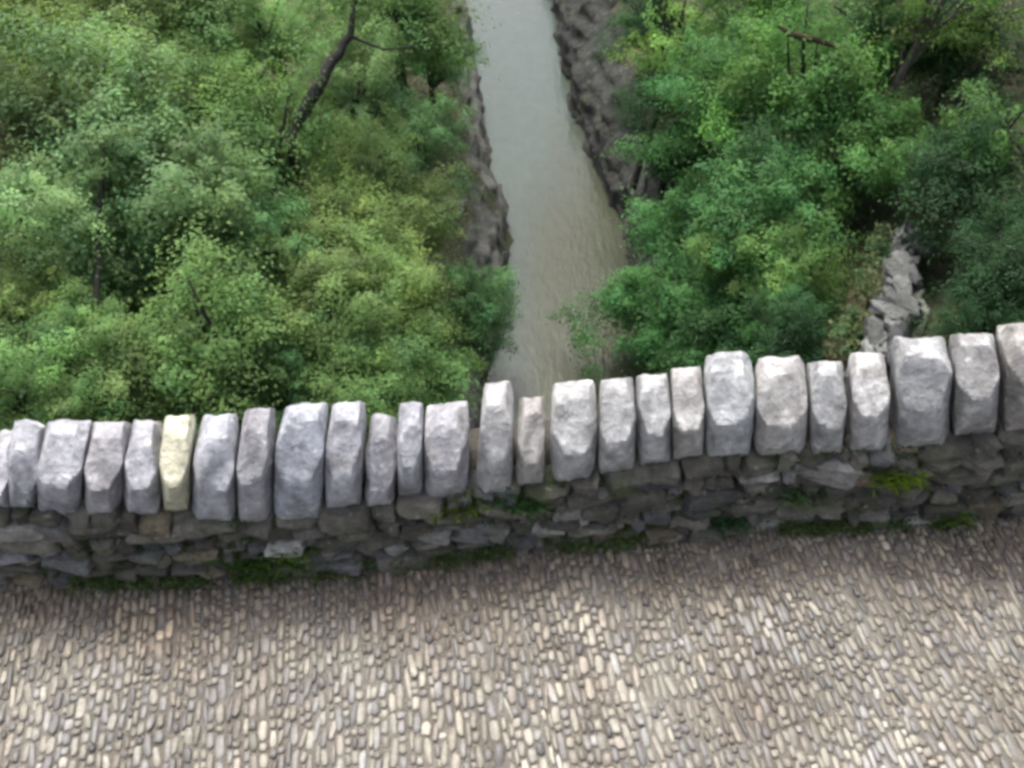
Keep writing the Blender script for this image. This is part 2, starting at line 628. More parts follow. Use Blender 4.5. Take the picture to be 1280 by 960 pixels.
VAR = {
    'broad': [make_tree(20 + k, 92, 215, 0.052, 0.205, 0.75, 0.3) for k in range(6)],
    'fine': [make_tree(40 + k, 130, 175, 0.043, 0.155, 0.85, 0.2) for k in range(5)],
    'airy': [make_tree(60 + k, 50, 90, 0.072, 0.22, 0.55, 0.3) for k in range(2)],
}


def hit_canopy(u, v, rp, up):
    d = ray(u, v)
    t = 6.0
    while t < 110:
        p = CAM + d * t
        R = rp * t / F_PX
        if p.z <= terrain(p.x, p.y) + up * R:
            return p, R, t
        t += 0.1
    return p, R, t


COLS = {
    'yg': (0.142, 0.215, 0.070), 'mid': (0.105, 0.195, 0.066), 'sage': (0.135, 0.225, 0.100),
    'deep': (0.070, 0.148, 0.058), 'teal': (0.074, 0.162, 0.064), 'olive': (0.122, 0.188, 0.066),
    'dry': (0.145, 0.170, 0.080), 'dark': (0.036, 0.080, 0.036), 'bright': (0.124, 0.218, 0.072),  # 'dark' has the deep shade of gaps and shadowed trees painted in
}
# u, v, radius px, colour, kind, up-factor, name, label
TREES = [
    (35, 50, 85, 'yg', 'broad', 1.5, 'leafy_tree', 'yellow-green tree in the top left corner of the gorge'),
    (40, 170, 80, 'dry', 'fine', 1.4, 'leafy_tree', 'dry olive-brown tree below the yellow-green one at the left edge'),
    (140, 35, 80, 'olive', 'fine', 1.3, 'leafy_tree', 'olive tree at the top, second from the left corner'),
    (235, 30, 85, 'mid', 'broad', 1.3, 'leafy_tree', 'mid-green tree at the top edge left of the leaning trunk'),
    (160, 165, 100, 'sage', 'broad', 1.7, 'leafy_tree', 'large pale sage-green tree on the upper left slope'),
    (262, 140, 72, 'bright', 'broad', 1.4, 'leafy_tree', 'fresh yellowish-green tree right of the large sage-green tree'),
    (335, 45, 60, 'mid', 'fine', 1.2, 'leafy_tree', 'small green tree at the top beside the leaning dark trunk'),
    (490, 30, 80, 'mid', 'broad', 1.6, 'leafy_tree', 'round green tree at the top between leaning trunk and river'),
    (548, 70, 44, 'deep', 'broad', 1.5, 'leafy_tree', 'dark green tree hanging over the left bank at the top'),
    (330, 195, 78, 'mid', 'broad', 1.3, 'leafy_tree', 'green tree at the foot of the leaning dark trunk'),
    (220, 270, 92, 'sage', 'broad', 1.4, 'leafy_tree', 'wide sage-green tree in the middle of the left slope'),
    (55, 270, 82, 'sage', 'fine', 1.3, 'leafy_tree', 'sage-green tree at the left edge beside the upright dark trunk'),
    (440, 130, 62, 'sage', 'fine', 1.0, 'leafy_tree', 'thin greyish tree right of the leaning dark trunk'),
    (455, 215, 66, 'olive', 'fine', 1.3, 'leafy_tree', 'olive tree under the leaning trunk toward the river'),
    (518, 190, 50, 'deep', 'broad', 1.3, 'leafy_tree', 'dark green tree above the rocky left bank'),
    (420, 300, 80, 'yg', 'fine', 1.4, 'leafy_tree', 'feathery yellow-green tree in the middle near the river'),
    (495, 275, 64, 'olive', 'fine', 1.4, 'leafy_tree', 'olive-yellow tree leaning toward the grey left bank'),
    (325, 315, 80, 'teal', 'broad', 1.3, 'leafy_tree', 'blue-green tree in the hollow right of the wide sage tree'),
    (175, 345, 62, 'deep', 'broad', 1.0, 'leafy_bush', 'deep green bush under the wide sage-green tree'),
    (25, 395, 62, 'yg', 'broad', 1.3, 'leafy_bush', 'bright yellow-green bush at the left edge'),
    (105, 420, 76, 'mid', 'fine', 1.1, 'leafy_bush', 'green bush right of the bright bush at the left edge'),
    (250, 450, 96, 'bright', 'broad', 1.4, 'leafy_bush', 'large bright green bush just above the yellow coping stone'),
    (400, 400, 80, 'olive', 'fine', 1.2, 'leafy_tree', 'olive-green tree behind the middle left coping stones'),
    (500, 385, 78, 'yg', 'fine', 1.3, 'leafy_tree', 'yellow-green tree between olive tree and the river'),
    (588, 392, 48, 'deep', 'broad', 1.3, 'leafy_bush', 'deep green bush overhanging the water on the left bank'),
    (440, 480, 75, 'bright', 'fine', 1.2, 'leafy_bush', 'fresh green bush just behind the tall left coping stones'),
    (528, 472, 64, 'mid', 'broad', 1.2, 'leafy_bush', 'green bush at the river edge just behind the wall'),
    (25, 500, 75, 'mid', 'fine', 1.2, 'leafy_bush', 'green bush behind the pointed leftmost coping stone'),
    (130, 505, 78, 'olive', 'broad', 1.2, 'leafy_bush', 'olive bush just left of the large bright green bush'),
    (345, 485, 66, 'deep', 'fine', 1.0, 'leafy_bush', 'dark bush right of the large bright green bush'),
    (815, 30, 46, 'dark', 'broad', 1.3, 'leafy_tree', 'dark tree at the top right above the right bank'),
    (905, 125, 84, 'teal', 'broad', 1.5, 'leafy_tree', 'blue-green tree on the upper right slope near the river'),
    (1010, 130, 95, 'mid', 'broad', 1.7, 'leafy_tree', 'large green tree below the dead brown branch'),
    (960, 25, 75, 'mid', 'broad', 1.5, 'leafy_tree', 'green tree at the top edge left of the dead brown branch'),
    (850, 190, 60, 'dark', 'broad', 1.2, 'leafy_tree', 'dark tree leaning over the right rocky bank'),
    (950, 245, 90, 'teal', 'broad', 1.5, 'leafy_tree', 'wide blue-green tree in the middle of the right slope'),
    (1110, 50, 85, 'teal', 'fine', 1.5, 'leafy_tree', 'fine-leaved green tree at the top right of the dead branch'),
    (1205, 50, 70, 'dark', 'broad', 1.2, 'leafy_tree', 'shaded green tree near the top right corner'),
    (1085, 180, 78, 'mid', 'broad', 1.3, 'leafy_tree', 'green tree above the pale rock outcrop'),
    (1200, 225, 82, 'dark', 'broad', 1.1, 'leafy_tree', 'very dark tree above right of the pale rock outcrop'),
    (862, 305, 68, 'teal', 'broad', 1.4, 'leafy_bush', 'blue-green bush on the right bank above the water'),
    (798, 394, 64, 'teal', 'broad', 1.5, 'leafy_bush', 'leafy bush overhanging the water on the right bank'),
    (890, 400, 76, 'deep', 'broad', 1.2, 'leafy_bush', 'deep green bush just behind the right coping stones'),
    (975, 330, 74, 'olive', 'fine', 1.2, 'leafy_bush', 'yellowish bush left of the pale rock outcrop'),
    (985, 425, 56, 'dark', 'broad', 0.9, 'leafy_bush', 'dark bush behind the wall left of the brown earth'),
    (1262, 345, 74, 'dark', 'broad', 1.2, 'leafy_bush', 'dark green bush right of the pale rock outcrop'),
    (1238, 430, 56, 'dark', 'broad', 1.0, 'leafy_bush', 'shaded bush behind the two rightmost coping stones'),
    (842, 60, 58, 'yg', 'airy', 3.2, 'leafy_tree', 'sparse yellow-green sapling with large leaves beside the right bank'),
    (1262, 170, 58, 'bright', 'airy', 2.6, 'leafy_tree', 'tall sparse light green tree at the right edge'),
    (1180, 10, 70, 'yg', 'airy', 3.0, 'leafy_tree', 'sparse yellow-green treetop with pale twigs at the top right'),
]
cnt = {'broad': 0, 'fine': 0, 'airy': 0}
for (u, v, rp, c, kind, up, nm, lab) in TREES:
    p, R, t = hit_canopy(u, v, rp, up)
    crown_me, trunk_me = VAR[kind][cnt[kind] % len(VAR[kind])]
    cnt[kind] += 1
    gz = terrain(p.x, p.y)
    root = empty(nm, (p.x, p.y, gz), label=lab, category='bush' if 'bush' in nm else 'tree',
                 group='bushes on the gorge slopes' if 'bush' in nm else 'trees on the gorge slopes')
    rz = rng.uniform(0, 2 * PI)
    sc = R * (1.16 if u < 640 else 1.08)
    cr = link('crown', crown_me, None, root)
    cr.location = (0, 0, p.z - gz)
    cr.rotation_euler = (rng.uniform(-0.2, 0.2), rng.uniform(-0.2, 0.2), rz)
    cr.scale = (sc * rng.uniform(0.9, 1.1), sc * rng.uniform(0.9, 1.1), sc * rng.uniform(0.9, 1.15))
    f = rng.uniform(0.9, 1.1) * (1.12 if u < 640 else 0.86 if u < 1100 else 0.68)  # slope shade painted into leaf colour, darkest towards the right edge
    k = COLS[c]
    gr_ = 1.0 if u < 640 else 1.22                     # greener growth on the right bank
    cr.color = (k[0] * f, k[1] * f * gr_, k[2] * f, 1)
    tr = link('trunk', trunk_me, None, root)
    tr.location = cr.location
    tr.rotation_euler = cr.rotation_euler
    tr.scale = (sc, sc, max(sc, (p.z - gz + 0.4) / 2.3))
    b = 0.07 if 'pale' in lab else 0.018
    tr.color = (b * 1.1, b, b * 0.85, 1)


# two trunks that stand clear of the leaves, a dead branch
def limb_tree(name, lab, cat, paths, colr, crown=None):
    base = paths[0][0][0]
    root = empty(name, base, label=lab, category=cat)
    for i, (pts, radii) in enumerate(paths):
        tv, tf = [], []
        fine, fr = [], []
        for a, b, ra, rb in zip(pts, pts[1:], radii, radii[1:]):
            for q in range(4):
                fine.append(a.lerp(b, q / 4) + (Vector((rng.uniform(-1, 1), rng.uniform(-1, 1), rng.uniform(-1, 1))) * ra * 0.25 if q else Vector()))
                fr.append(ra + (rb - ra) * q / 4)
        fine.append(pts[-1])
        fr.append(radii[-1])
        tube(tv, tf, [q - base for q in fine], fr, 8)
        o = link('trunk' if i == 0 else 'limb', mesh_from('trunk' if i == 0 else 'limb', tv, tf, True), M['bark'], root)
        o.color = (*colr, 1)
    return root


def at(u, v, t):
    return CAM + ray(u, v) * t


def ground_under(p):
    return Vector((p.x, p.y, terrain(p.x, p.y) - 0.2))


def root_along(p, q):
    d = (p - q).normalized()
    x = p.copy()
    for _ in range(200):
        if x.z < terrain(x.x, x.y) - 0.2:
            break
        x += d * 0.1
    return x


p1, _, tA = hit_canopy(365, 170, 60, 1.6)
tA -= 2.5
a, b, c, d = at(362, 172, tA), at(408, 88, tA + 0.5), at(438, 45, tA + 0.8), at(446, -12, tA + 1.2)
ttree = limb_tree('leaning_tree', 'dark leaning bare trunk that bends upright among the upper left trees', 'tree',
          [([ground_under(a), a, b, c, d], [0.26, 0.24, 0.20, 0.12, 0.07]),
           ([c, at(480, 62, tA + 0.2), at(520, 58, tA)], [0.05, 0.035, 0.02])], (0.008, 0.007, 0.006))
cr = link('crown', VAR['airy'][0][0], None, ttree)
cr.location = at(470, -25, tA + 1.0) - ttree.location
cr.scale = (2.0, 2.0, 1.6)
cr.color = (*COLS['mid'], 1)
p2, _, tB = hit_canopy(122, 290, 60, 1.5)
tB -= 1.3
a, b, c = at(121, 350, tB - 0.4), at(123, 270, tB), at(131, 185, tB + 0.5)
utree = limb_tree('slender_tree', 'slender tree with an upright dark trunk among the sage-green trees', 'tree',
          [([root_along(a, b), a, b, c], [0.085, 0.08, 0.075, 0.04])], (0.010, 0.009, 0.007))
cr = link('crown', VAR['airy'][1][0], None, utree)
cr.location = at(132, 180, tB + 0.6) - utree.location
cr.scale = (1.3, 1.3, 1.1)
cr.color = (*COLS['sage'], 1)
_, RC, tC = hit_canopy(1010, 130, 95, 1.7)
tC -= RC * 0.72
limb_tree('dead_branch', 'dead reddish-brown branch caught in the treetops at the upper right', 'branch',
          [([at(972, 32, tC), at(992, 44, tC), at(1025, 52, tC), at(1052, 60, tC)], [0.05, 0.12, 0.11, 0.04]),
           ([at(1000, 46, tC), at(985, 30, tC + 0.2), at(975, 8, tC + 0.4)], [0.05, 0.03, 0.015])], (0.040, 0.026, 0.012))

# ------------------------------------------------------------------ pale outcrop in the right slope
def ground_hit(u, v, lift=0.0):
    d = ray(u, v)
    t = 8.0
    while t < 110:
        p = CAM + d * t
        if p.z <= terrain(p.x, p.y) + lift:
            return p, t
        t += 0.05
    return p, t


oc, ot = ground_hit(1110, 380, 1.6)
print('outcrop depth', ot)
outcrop = empty('rock_outcrop', (oc.x, oc.y, terrain(oc.x, oc.y)), category='rock',
                label='pale grey limestone outcrop streaking down between dark bushes on the right')
OUT_PTS, CLODS = [], []


def rib(name, px, parent, colr, seed, lift=1.5, tall=0.9):
    """A weathered rib of rock or soil running down the slope through ground points."""
    pts = []
    for (u0, v0, w0), (u1, v1, w1) in zip(px, px[1:]):
        for q in range(8):
            k = q / 8
            p, t = ground_hit(u0 + (u1 - u0) * k, v0 + (v1 - v0) * k, lift)
            pts.append((p, (w0 + (w1 - w0) * k) * t / F_PX))
    V, Fc, nk = [], [], 16
    off = Vector((seed, seed * 1.7, 0))
    for p, w in pts:
        OUT_PTS.append((p, w))
        for k in range(nk + 1):
            th = PI * k / nk
            q = Vector((p.x - math.cos(th) * w * 1.15, p.y - 0.2 * math.sin(th), p.z - 1.6 + math.sin(th) ** 0.7 * 1.6 * tall))
            n = ridged(q + off, 0.8) - 0.45
            q += Vector((0.30, 0.2, 0.75)) * n + noise.noise_vector(q * 2.2 + off) * 0.22 + noise.noise_vector(q * 5.5 + off) * 0.09
            V.append(q - parent.location)
    for a in range(len(pts) - 1):
        for k in range(nk):
            Fc.append((a * (nk + 1) + k, (a + 1) * (nk + 1) + k, (a + 1) * (nk + 1) + k + 1, a * (nk + 1) + k + 1))
    o = link(name, mesh_from(name, V, Fc, True), M['cliff'], parent)
    o.color = (*colr, 1)
    return pts


rib('rock', [(1130, 283, 7), (1140, 312, 15), (1134, 345, 21), (1124, 378, 22), (1112, 405, 22), (1096, 432, 25), (1080, 460, 26)], outcrop, (0.14, 0.15, 0.14), 3, 1.5, 0.75)
rib('rock', [(1128, 398, 10), (1122, 425, 18), (1108, 455, 22)], outcrop, (0.085, 0.085, 0.09), 8, 1.8, 1.1)
rib('rock', [(1152, 352, 4), (1156, 385, 9), (1150, 420, 10), (1142, 450, 12)], outcrop, (0.17, 0.185, 0.15), 12, 1.4)
rib('rock', [(1126, 276, 4), (1124, 296, 9), (1122, 306, 4)], outcrop, (0.33, 0.33, 0.32), 15, 1.9, 1.1)
for q in range(22):                                     # broken pale blocks along the rib
    k = q / 21
    u_, v_ = 1140 - 52 * k ** 1.3 + rng.uniform(-12, 12), 300 + 150 * k
    p, t = ground_hit(u_, v_, 1.55)
    w = rng.uniform(9, 14) * t / F_PX
    o = link('rock', rng.choice(bank_meshes), None, outcrop)
    o.location = p - outcrop.location
    o.scale = (w * rng.uniform(0.7, 1.0), w * rng.uniform(1.5, 2.4), w * rng.uniform(0.7, 1.1))
    o.rotation_euler = (rng.uniform(-0.5, 0.5), rng.uniform(-0.5, 0.5), rng.uniform(-0.8, 0.8))
    h_ = rng.uniform(0.09, 0.20)
    o.color = (h_ * 0.97, h_, h_ * 0.97, 1)
bankroot = empty('earth_bank', (oc.x - 2, oc.y, terrain(oc.x - 2, oc.y)), category='earth bank',
                 label='bare brown earth bank left of the pale rock outcrop')
CLODS += rib('soil', [(1104, 298, 10), (1096, 330, 18), (1086, 362, 18), (1074, 395, 17), (1058, 425, 16), (1042, 455, 16)], bankroot, (0.085, 0.072, 0.038), 21, 1.5, 0.95)[::4]

# ------------------------------------------------------------------ undergrowth that nobody could count
r = np.random.default_rng(77)
cc, cn, ct = [], [], []
made = 0
tries = 0
while made < 4200 and tries < 20000:
    tries += 1
    y = r.uniform(3, 70)
    x = r.uniform(-0.75, 0.75) * (y + 14)
    le, re = interp(y, LEDGE), interp(y, REDGE)
    lim = (1.4 if x < 0 else 2.2) if r.uniform() > 0.3 else 0.6
    if x > le - lim and x < re + lim + 0.8:
        continue
    z = terrain(x, y) + (0.5 if (x > le - 2.5 and x < re + 3.5) else 0.0)
    P = Vector((x, y, z))
    if any((P - q).length < s * 1.5 for q, s in OUT_PTS):
        continue
    made += 1
    k = 42
    p = r.normal(0, 1, (k, 3)) * np.array([0.38, 0.38, 0.22]) + np.array([x, y, z + 0.25])
    cc.append(p)
    cn.append(np.tile([0, 0, 1.0], (k, 1)))
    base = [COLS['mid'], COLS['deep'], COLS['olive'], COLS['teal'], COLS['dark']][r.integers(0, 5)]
    ct.append(np.tile(np.array(base) * r.uniform(0.35, 0.75), (k, 1)))  # dimmed so the shade under the crowns sits in the leaf colour
for q, s in CLODS:                       # dry grass on the bare bank
    for _ in range(10):
        dv_ = r.normal(0, 1, 3)
        dv_[2] = abs(dv_[2])
        dv_ /= np.linalg.norm(dv_)
        k = 26
        cc.append(np.array(q) + dv_ * s * np.array([0.95, 1.1, 1.15]) + r.normal(0, 0.13, (k, 3)))
        cn.append(np.tile([0, -0.3, 0.6], (k, 1)))
        ct.append(np.tile(np.array(COLS['dry'] if r.uniform() < 0.6 else COLS['deep']) * r.uniform(0.5, 1.0), (k, 1)))
C = np.concatenate(cc)
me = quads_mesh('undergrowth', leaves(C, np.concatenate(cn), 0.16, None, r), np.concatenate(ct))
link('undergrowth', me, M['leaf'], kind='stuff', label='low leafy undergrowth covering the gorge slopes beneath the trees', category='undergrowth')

# ------------------------------------------------------------------ bridge, deck and parapet
BASE_PX = [(-150, 733), (0, 727), (130, 728), (250, 727), (400, 716), (520, 703), (600, 694), (740, 681), (900, 667), (1060, 658), (1280, 648), (1430, 640)]
FRONT = [(on_z(u, v, 0.0).x, on_z(u, v, 0.0).y) for u, v in BASE_PX]
FRONT = [(-4.2, FRONT[0][1] - 0.10)] + FRONT + [(4.4, FRONT[-1][1] + 0.15)]


def front(x):
    return interp(x, FRONT)


def front_hit(u, v, off):
    """Where a sight line meets the upright surface standing `off` behind the wall's foot line."""
    d = ray(u, v)
    t = 0.5
    while t < 6:
        p = CAM + d * t
        if p.y >= front(p.x) + off:
            return p
        t += 0.002
    return p


# bridge body with its arch
prof = [(-26, -0.12), (26, -0.12), (26, -16)]
for i in range(25):
    x = 20 - 40 * i / 24
    prof.append((x, -1.1 - 21 * (x / 20) ** 2))
prof.append((-26, -16))
bv = [(x, -1.7, z) for x, z in prof] + [(x, 1.62 + 0.055 * max(-4, min(4, x)), z) for x, z in prof]
nP = len(prof)
bf = [tuple(range(nP)), tuple(range(2 * nP - 1, nP - 1, -1))] + [(i, (i + 1) % nP, nP + (i + 1) % nP, nP + i) for i in range(nP)]
bme = mesh_from('bridge_arch', bv, bf)
bme.update()
brg = link('bridge_arch', bme, M['core'], kind='structure', label='stone arch of the footbridge carrying the cobbled deck')
brg.color = (0.2, 0.19, 0.18, 1)

# deck: bed sheet
gx = np.arange(-4.2, 4.21, 0.06)
gy = np.arange(-1.6, 1.75, 0.06)


def deck_z(x, y):
    return 0.006 * noise.noise(Vector((x * 2.2, y * 2.2, 1.0))) - 0.004


dv = [(x, y, deck_z(x, y)) for y in gy for x in gx]
nx = len(gx)
df = [(j * nx + i, j * nx + i + 1, (j + 1) * nx + i + 1, (j + 1) * nx + i) for j in range(len(gy) - 1) for i in range(nx - 1)]
deck = link('cobbled_path', mesh_from('cobbled_path', dv, df, True), M['bed'], kind='structure',
            label='footbridge deck paved with small river cobbles set on edge')


# cobbles
def pebble(seed):
    rr = random.Random(seed)
    V, Fc = [], []
    rings = [(-0.35, 0.92), (0.25, 0.98), (0.72, 0.74)]
    seg = 8
    ang = [2 * PI * k / seg + rr.uniform(-0.15, 0.15) for k in range(seg)]
    rad = [rr.uniform(0.88, 1.06) for _ in range(seg)]
    for z, q in rings:
        for k in range(seg):
            cx, sx = math.cos(ang[k]), math.sin(ang[k])
            ex = 0.62                                   # squarish oval
            V.append((math.copysign(abs(cx) ** ex, cx) * q * rad[k], math.copysign(abs(sx) ** ex, sx) * q * rad[k], z + rr.uniform(-0.06, 0.06)))
    V.append((rr.uniform(-0.15, 0.15), rr.uniform(-0.15, 0.15), 1.0))
    for i in range(2):
        for k in range(seg):
            k2 = (k + 1) % seg
            Fc.append((i * seg + k, i * seg + k2, (i + 1) * seg + k2, (i + 1) * seg + k))
    for k in range(seg):
        Fc.append((2 * seg + k, 2 * seg + (k + 1) % seg, 3 * seg))
    return V, Fc


PEB = [pebble(900 + k) for k in range(10)]
PEB_ME = []
for V, Fc in PEB:
    me = mesh_from('cobble', V, Fc, True)
    at_ = me.color_attributes.new('tone', 'FLOAT_COLOR', 'POINT')
    at_.data.foreach_set('color', [1.0] * (4 * len(V)))
    me.materials.append(M['cobble'])
    PEB_ME.append(me)


def pebble_colour(x, y):
    q = rng.random()
    if q < 0.50:
        c = (0.178, 0.170, 0.143)
    elif q < 0.72:
        c = (0.150, 0.148, 0.142)
    elif q < 0.88:
        c = (0.152, 0.138, 0.118)
    elif q < 0.97:
        c = (0.105, 0.103, 0.10)
    else:
        c = (0.215, 0.21, 0.187)
    f = 1.08 * math.exp(rng.gauss(0, 0.21) + 0.35 * noise.noise(Vector((x * 3.1, y * 3.1, 20))))
    # cobbles by the wall's foot: soil browning, with the wall's shade painted in too
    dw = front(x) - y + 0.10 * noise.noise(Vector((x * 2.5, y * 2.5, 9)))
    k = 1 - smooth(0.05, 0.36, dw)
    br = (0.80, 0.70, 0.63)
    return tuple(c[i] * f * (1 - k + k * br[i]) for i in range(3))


pebs = []
AX = math.radians(96)                # long axes, roughly across the bridge
PITCH_X = 0.0285
ca = 0
xcol = -2.6
phi0 = math.radians(10)
# columns of cobbles along direction dvec, stacked sideways
dvec = Vector((-math.sin(phi0), math.cos(phi0)))
svec = Vector((math.cos(phi0), math.sin(phi0)))
sc_ = -3.2
while sc_ < 3.3:
    wcol = rng.uniform(0.0135, 0.0245)
    l = 0.15 + rng.uniform(0, 0.07)
    while l < 2.05:
        ln = min(0.10, max(0.018, rng.gauss(0.040, 0.017)))
        s_here = sc_ + 0.012 * noise.noise(Vector((sc_ * 3, l * 4, 0)))
        q = svec * s_here + dvec * (l + ln / 2)
        x, y = q.x, q.y
        l += ln + rng.uniform(0.000, 0.004)
        if y > front(x) + 0.03 or y < 0.35 or abs(x) > 2.95:
            continue
        wd = wcol * rng.uniform(0.82, 1.14)
        pebs.append((x, y, wd, ln, phi0 + rng.gauss(0, 0.09) + 0.22 * noise.noise(Vector((x * 1.7, y * 1.7, 4))), rng.uniform(0.004, 0.010), rng.randrange(10)))
    sc_ += wcol + rng.uniform(0.0, 0.0018)


def px_of(x, y, z):
    d = Vector((x, y, z)) - CAM
    k = d.dot(FWD)
    return 640 + F_PX * d.dot(RGT) / k, 480 - F_PX * d.dot(UPV) / k, k


inview = []
for i, pb in enumerate(pebs):
    u, v, k = px_of(pb[0], pb[1], 0)
    if 8 < u < 1272 and v < 948:
        inview.append((-(pb[2] * pb[3]) / k ** 2, i))
inview.sort()
chosen = set(i for _, i in inview[:300])
print('cobbles', len(pebs), 'in view', len(inview))
BV, BF, BC = [], [], []
for i, (x, y, wd, ln, ph, hh, vi) in enumerate(pebs):
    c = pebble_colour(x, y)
    z = deck_z(x, y)
    tx, ty = rng.gauss(0, 0.10), rng.gauss(0, 0.10)
    mat = Matrix.Translation((x, y, z + rng.uniform(-0.001, 0.003))) @ Matrix.Rotation(ph, 4, 'Z') @ Matrix.Rotation(tx, 4, 'X') @ Matrix.Rotation(ty, 4, 'Y') @ Matrix.Diagonal((wd / 2, ln / 2, hh, 1))
    if i in chosen:
        o = link('cobble', PEB_ME[vi], None, deck)
        o.matrix_world = mat
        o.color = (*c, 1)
    else:
        V, Fc = PEB[vi]
        b0 = len(BV)
        BV += [mat @ Vector(p) for p in V]
        BF += [tuple(b0 + k for k in f) for f in Fc]
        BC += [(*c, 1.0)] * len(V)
me = mesh_from('cobble_paving', BV, BF, True)
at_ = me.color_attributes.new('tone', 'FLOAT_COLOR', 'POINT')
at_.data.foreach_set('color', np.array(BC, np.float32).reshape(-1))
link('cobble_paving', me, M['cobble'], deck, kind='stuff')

# --- coping stones: (bottom-left u, bottom-right u, bottom v, top-left u, top-right u, top v)
COPING = [
    (-118, -70, 648, -90, -42, 541), (-68, -24, 645, -44, -2, 538), (-22, 12, 634, -2, 22, 534),
    (10, 42, 640, 18, 54, 513),
    (45, 98, 645, 56, 119, 516), (104, 148, 642, 116, 167, 519), (150, 199, 640, 164, 205, 519), (202, 233, 642, 204, 247, 514),
    (237, 294, 664, 251, 300, 514), (296, 337, 656, 303, 349, 504), (338, 400, 655, 355, 414, 496), (402, 450, 644, 416, 460, 493),
    (455, 493, 640, 461, 497, 511), (496, 528, 618, 498, 530, 499), (530, 585, 624, 532, 587, 497), (594, 640, 629, 604, 643, 476),
    (645, 681, 607, 648, 680, 485), (689, 745, 604, 688, 746, 474), (748, 794, 592, 750, 792, 461), (797, 840, 580, 794, 835, 458),
    (842, 880, 577, 837, 876, 447), (884, 942, 572, 878, 941, 439), (945, 1009, 565, 942, 1006, 444), (1015, 1055, 570, 1007, 1054, 440),
    (1060, 1110, 566, 1059, 1106, 437), (1122, 1188, 571, 1112, 1182, 417), (1195, 1247, 548, 1184, 1241, 409), (1258, 1318, 544, 1243, 1305, 397),
    (1326, 1380, 538, 1310, 1362, 392), (1386, 1440, 532, 1366, 1420, 386),
]
T_COP = 0.20
ZB = []
stones = []
for row in COPING:
    bl, br, vb, tl, tr_, vt = row
    p1 = front_hit((bl + br) / 2, vb, 0)
    ZB.append((p1.x, p1.z))
    stones.append((front_hit(bl, vb, 0), front_hit(br, vb, 0), front_hit(tl, vt, T_COP), front_hit(tr_, vt, T_COP)))
ZBs = []
for i in range(len(ZB)):
    seg = ZB[max(0, i - 2):i + 3]
    ZBs.append((ZB[i][0], sum(q[1] for q in seg) / len(seg)))
ZBs = [(-4.2, ZBs[0][1])] + ZBs + [(4.4, ZBs[-1][1])]
print('coping base', [round(q[1], 3) for q in ZBs])


def cop_z(x):
    return interp(x, ZBs)


for sgn in (-1, 1):                      # the row goes on past the picture's edges
    xa = stones[0][0].x - 0.015 if sgn < 0 else stones[len(COPING) - 1][1].x + 0.015
    for _ in range(9):
        w = rng.uniform(0.085, 0.14)
        x0, x1 = (xa - w, xa) if sgn < 0 else (xa, xa + w)
        zb_, zt_ = cop_z((x0 + x1) / 2), cop_z((x0 + x1) / 2) + rng.uniform(0.17, 0.23)
        stones.append((Vector((x0, 0, zb_)), Vector((x1, 0, zb_)), Vector((x0, 0, zt_)), Vector((x1, 0, zt_))))
        xa += sgn * (w + 0.012)
wall = empty('parapet_wall', (0, front(0) + 0.12, 0), category='wall',
             label='low rubble parapet wall topped by a row of upright pale coping stones')
# core of earth and mortar
cx = np.arange(-4.2, 4.21, 0.05)
CV, CF = [], []
for x in cx:
    f = front(x)
    zt = cop_z(x) - 0.015
    w = 0.008 * noise.noise(Vector((x * 9, 0, 0)))
    CV += [(x, f + 0.045 + w, -0.15), (x, f + 0.038 + w, zt * 0.5), (x, f + 0.042 + w, zt), (x, f + 0.25, zt), (x, f + 0.26, -0.5)]
for i in range(len(cx) - 1):
    for k in range(4):
        CF.append((i * 5 + k, i * 5 + 5 + k, i * 5 + 6 + k, i * 5 + 1 + k))
o = link('wall_core', mesh_from('wall_core', CV, CF, True), M['core'], wall)
o.location = -wall.location
o.color = (0.07, 0.064, 0.052, 1)

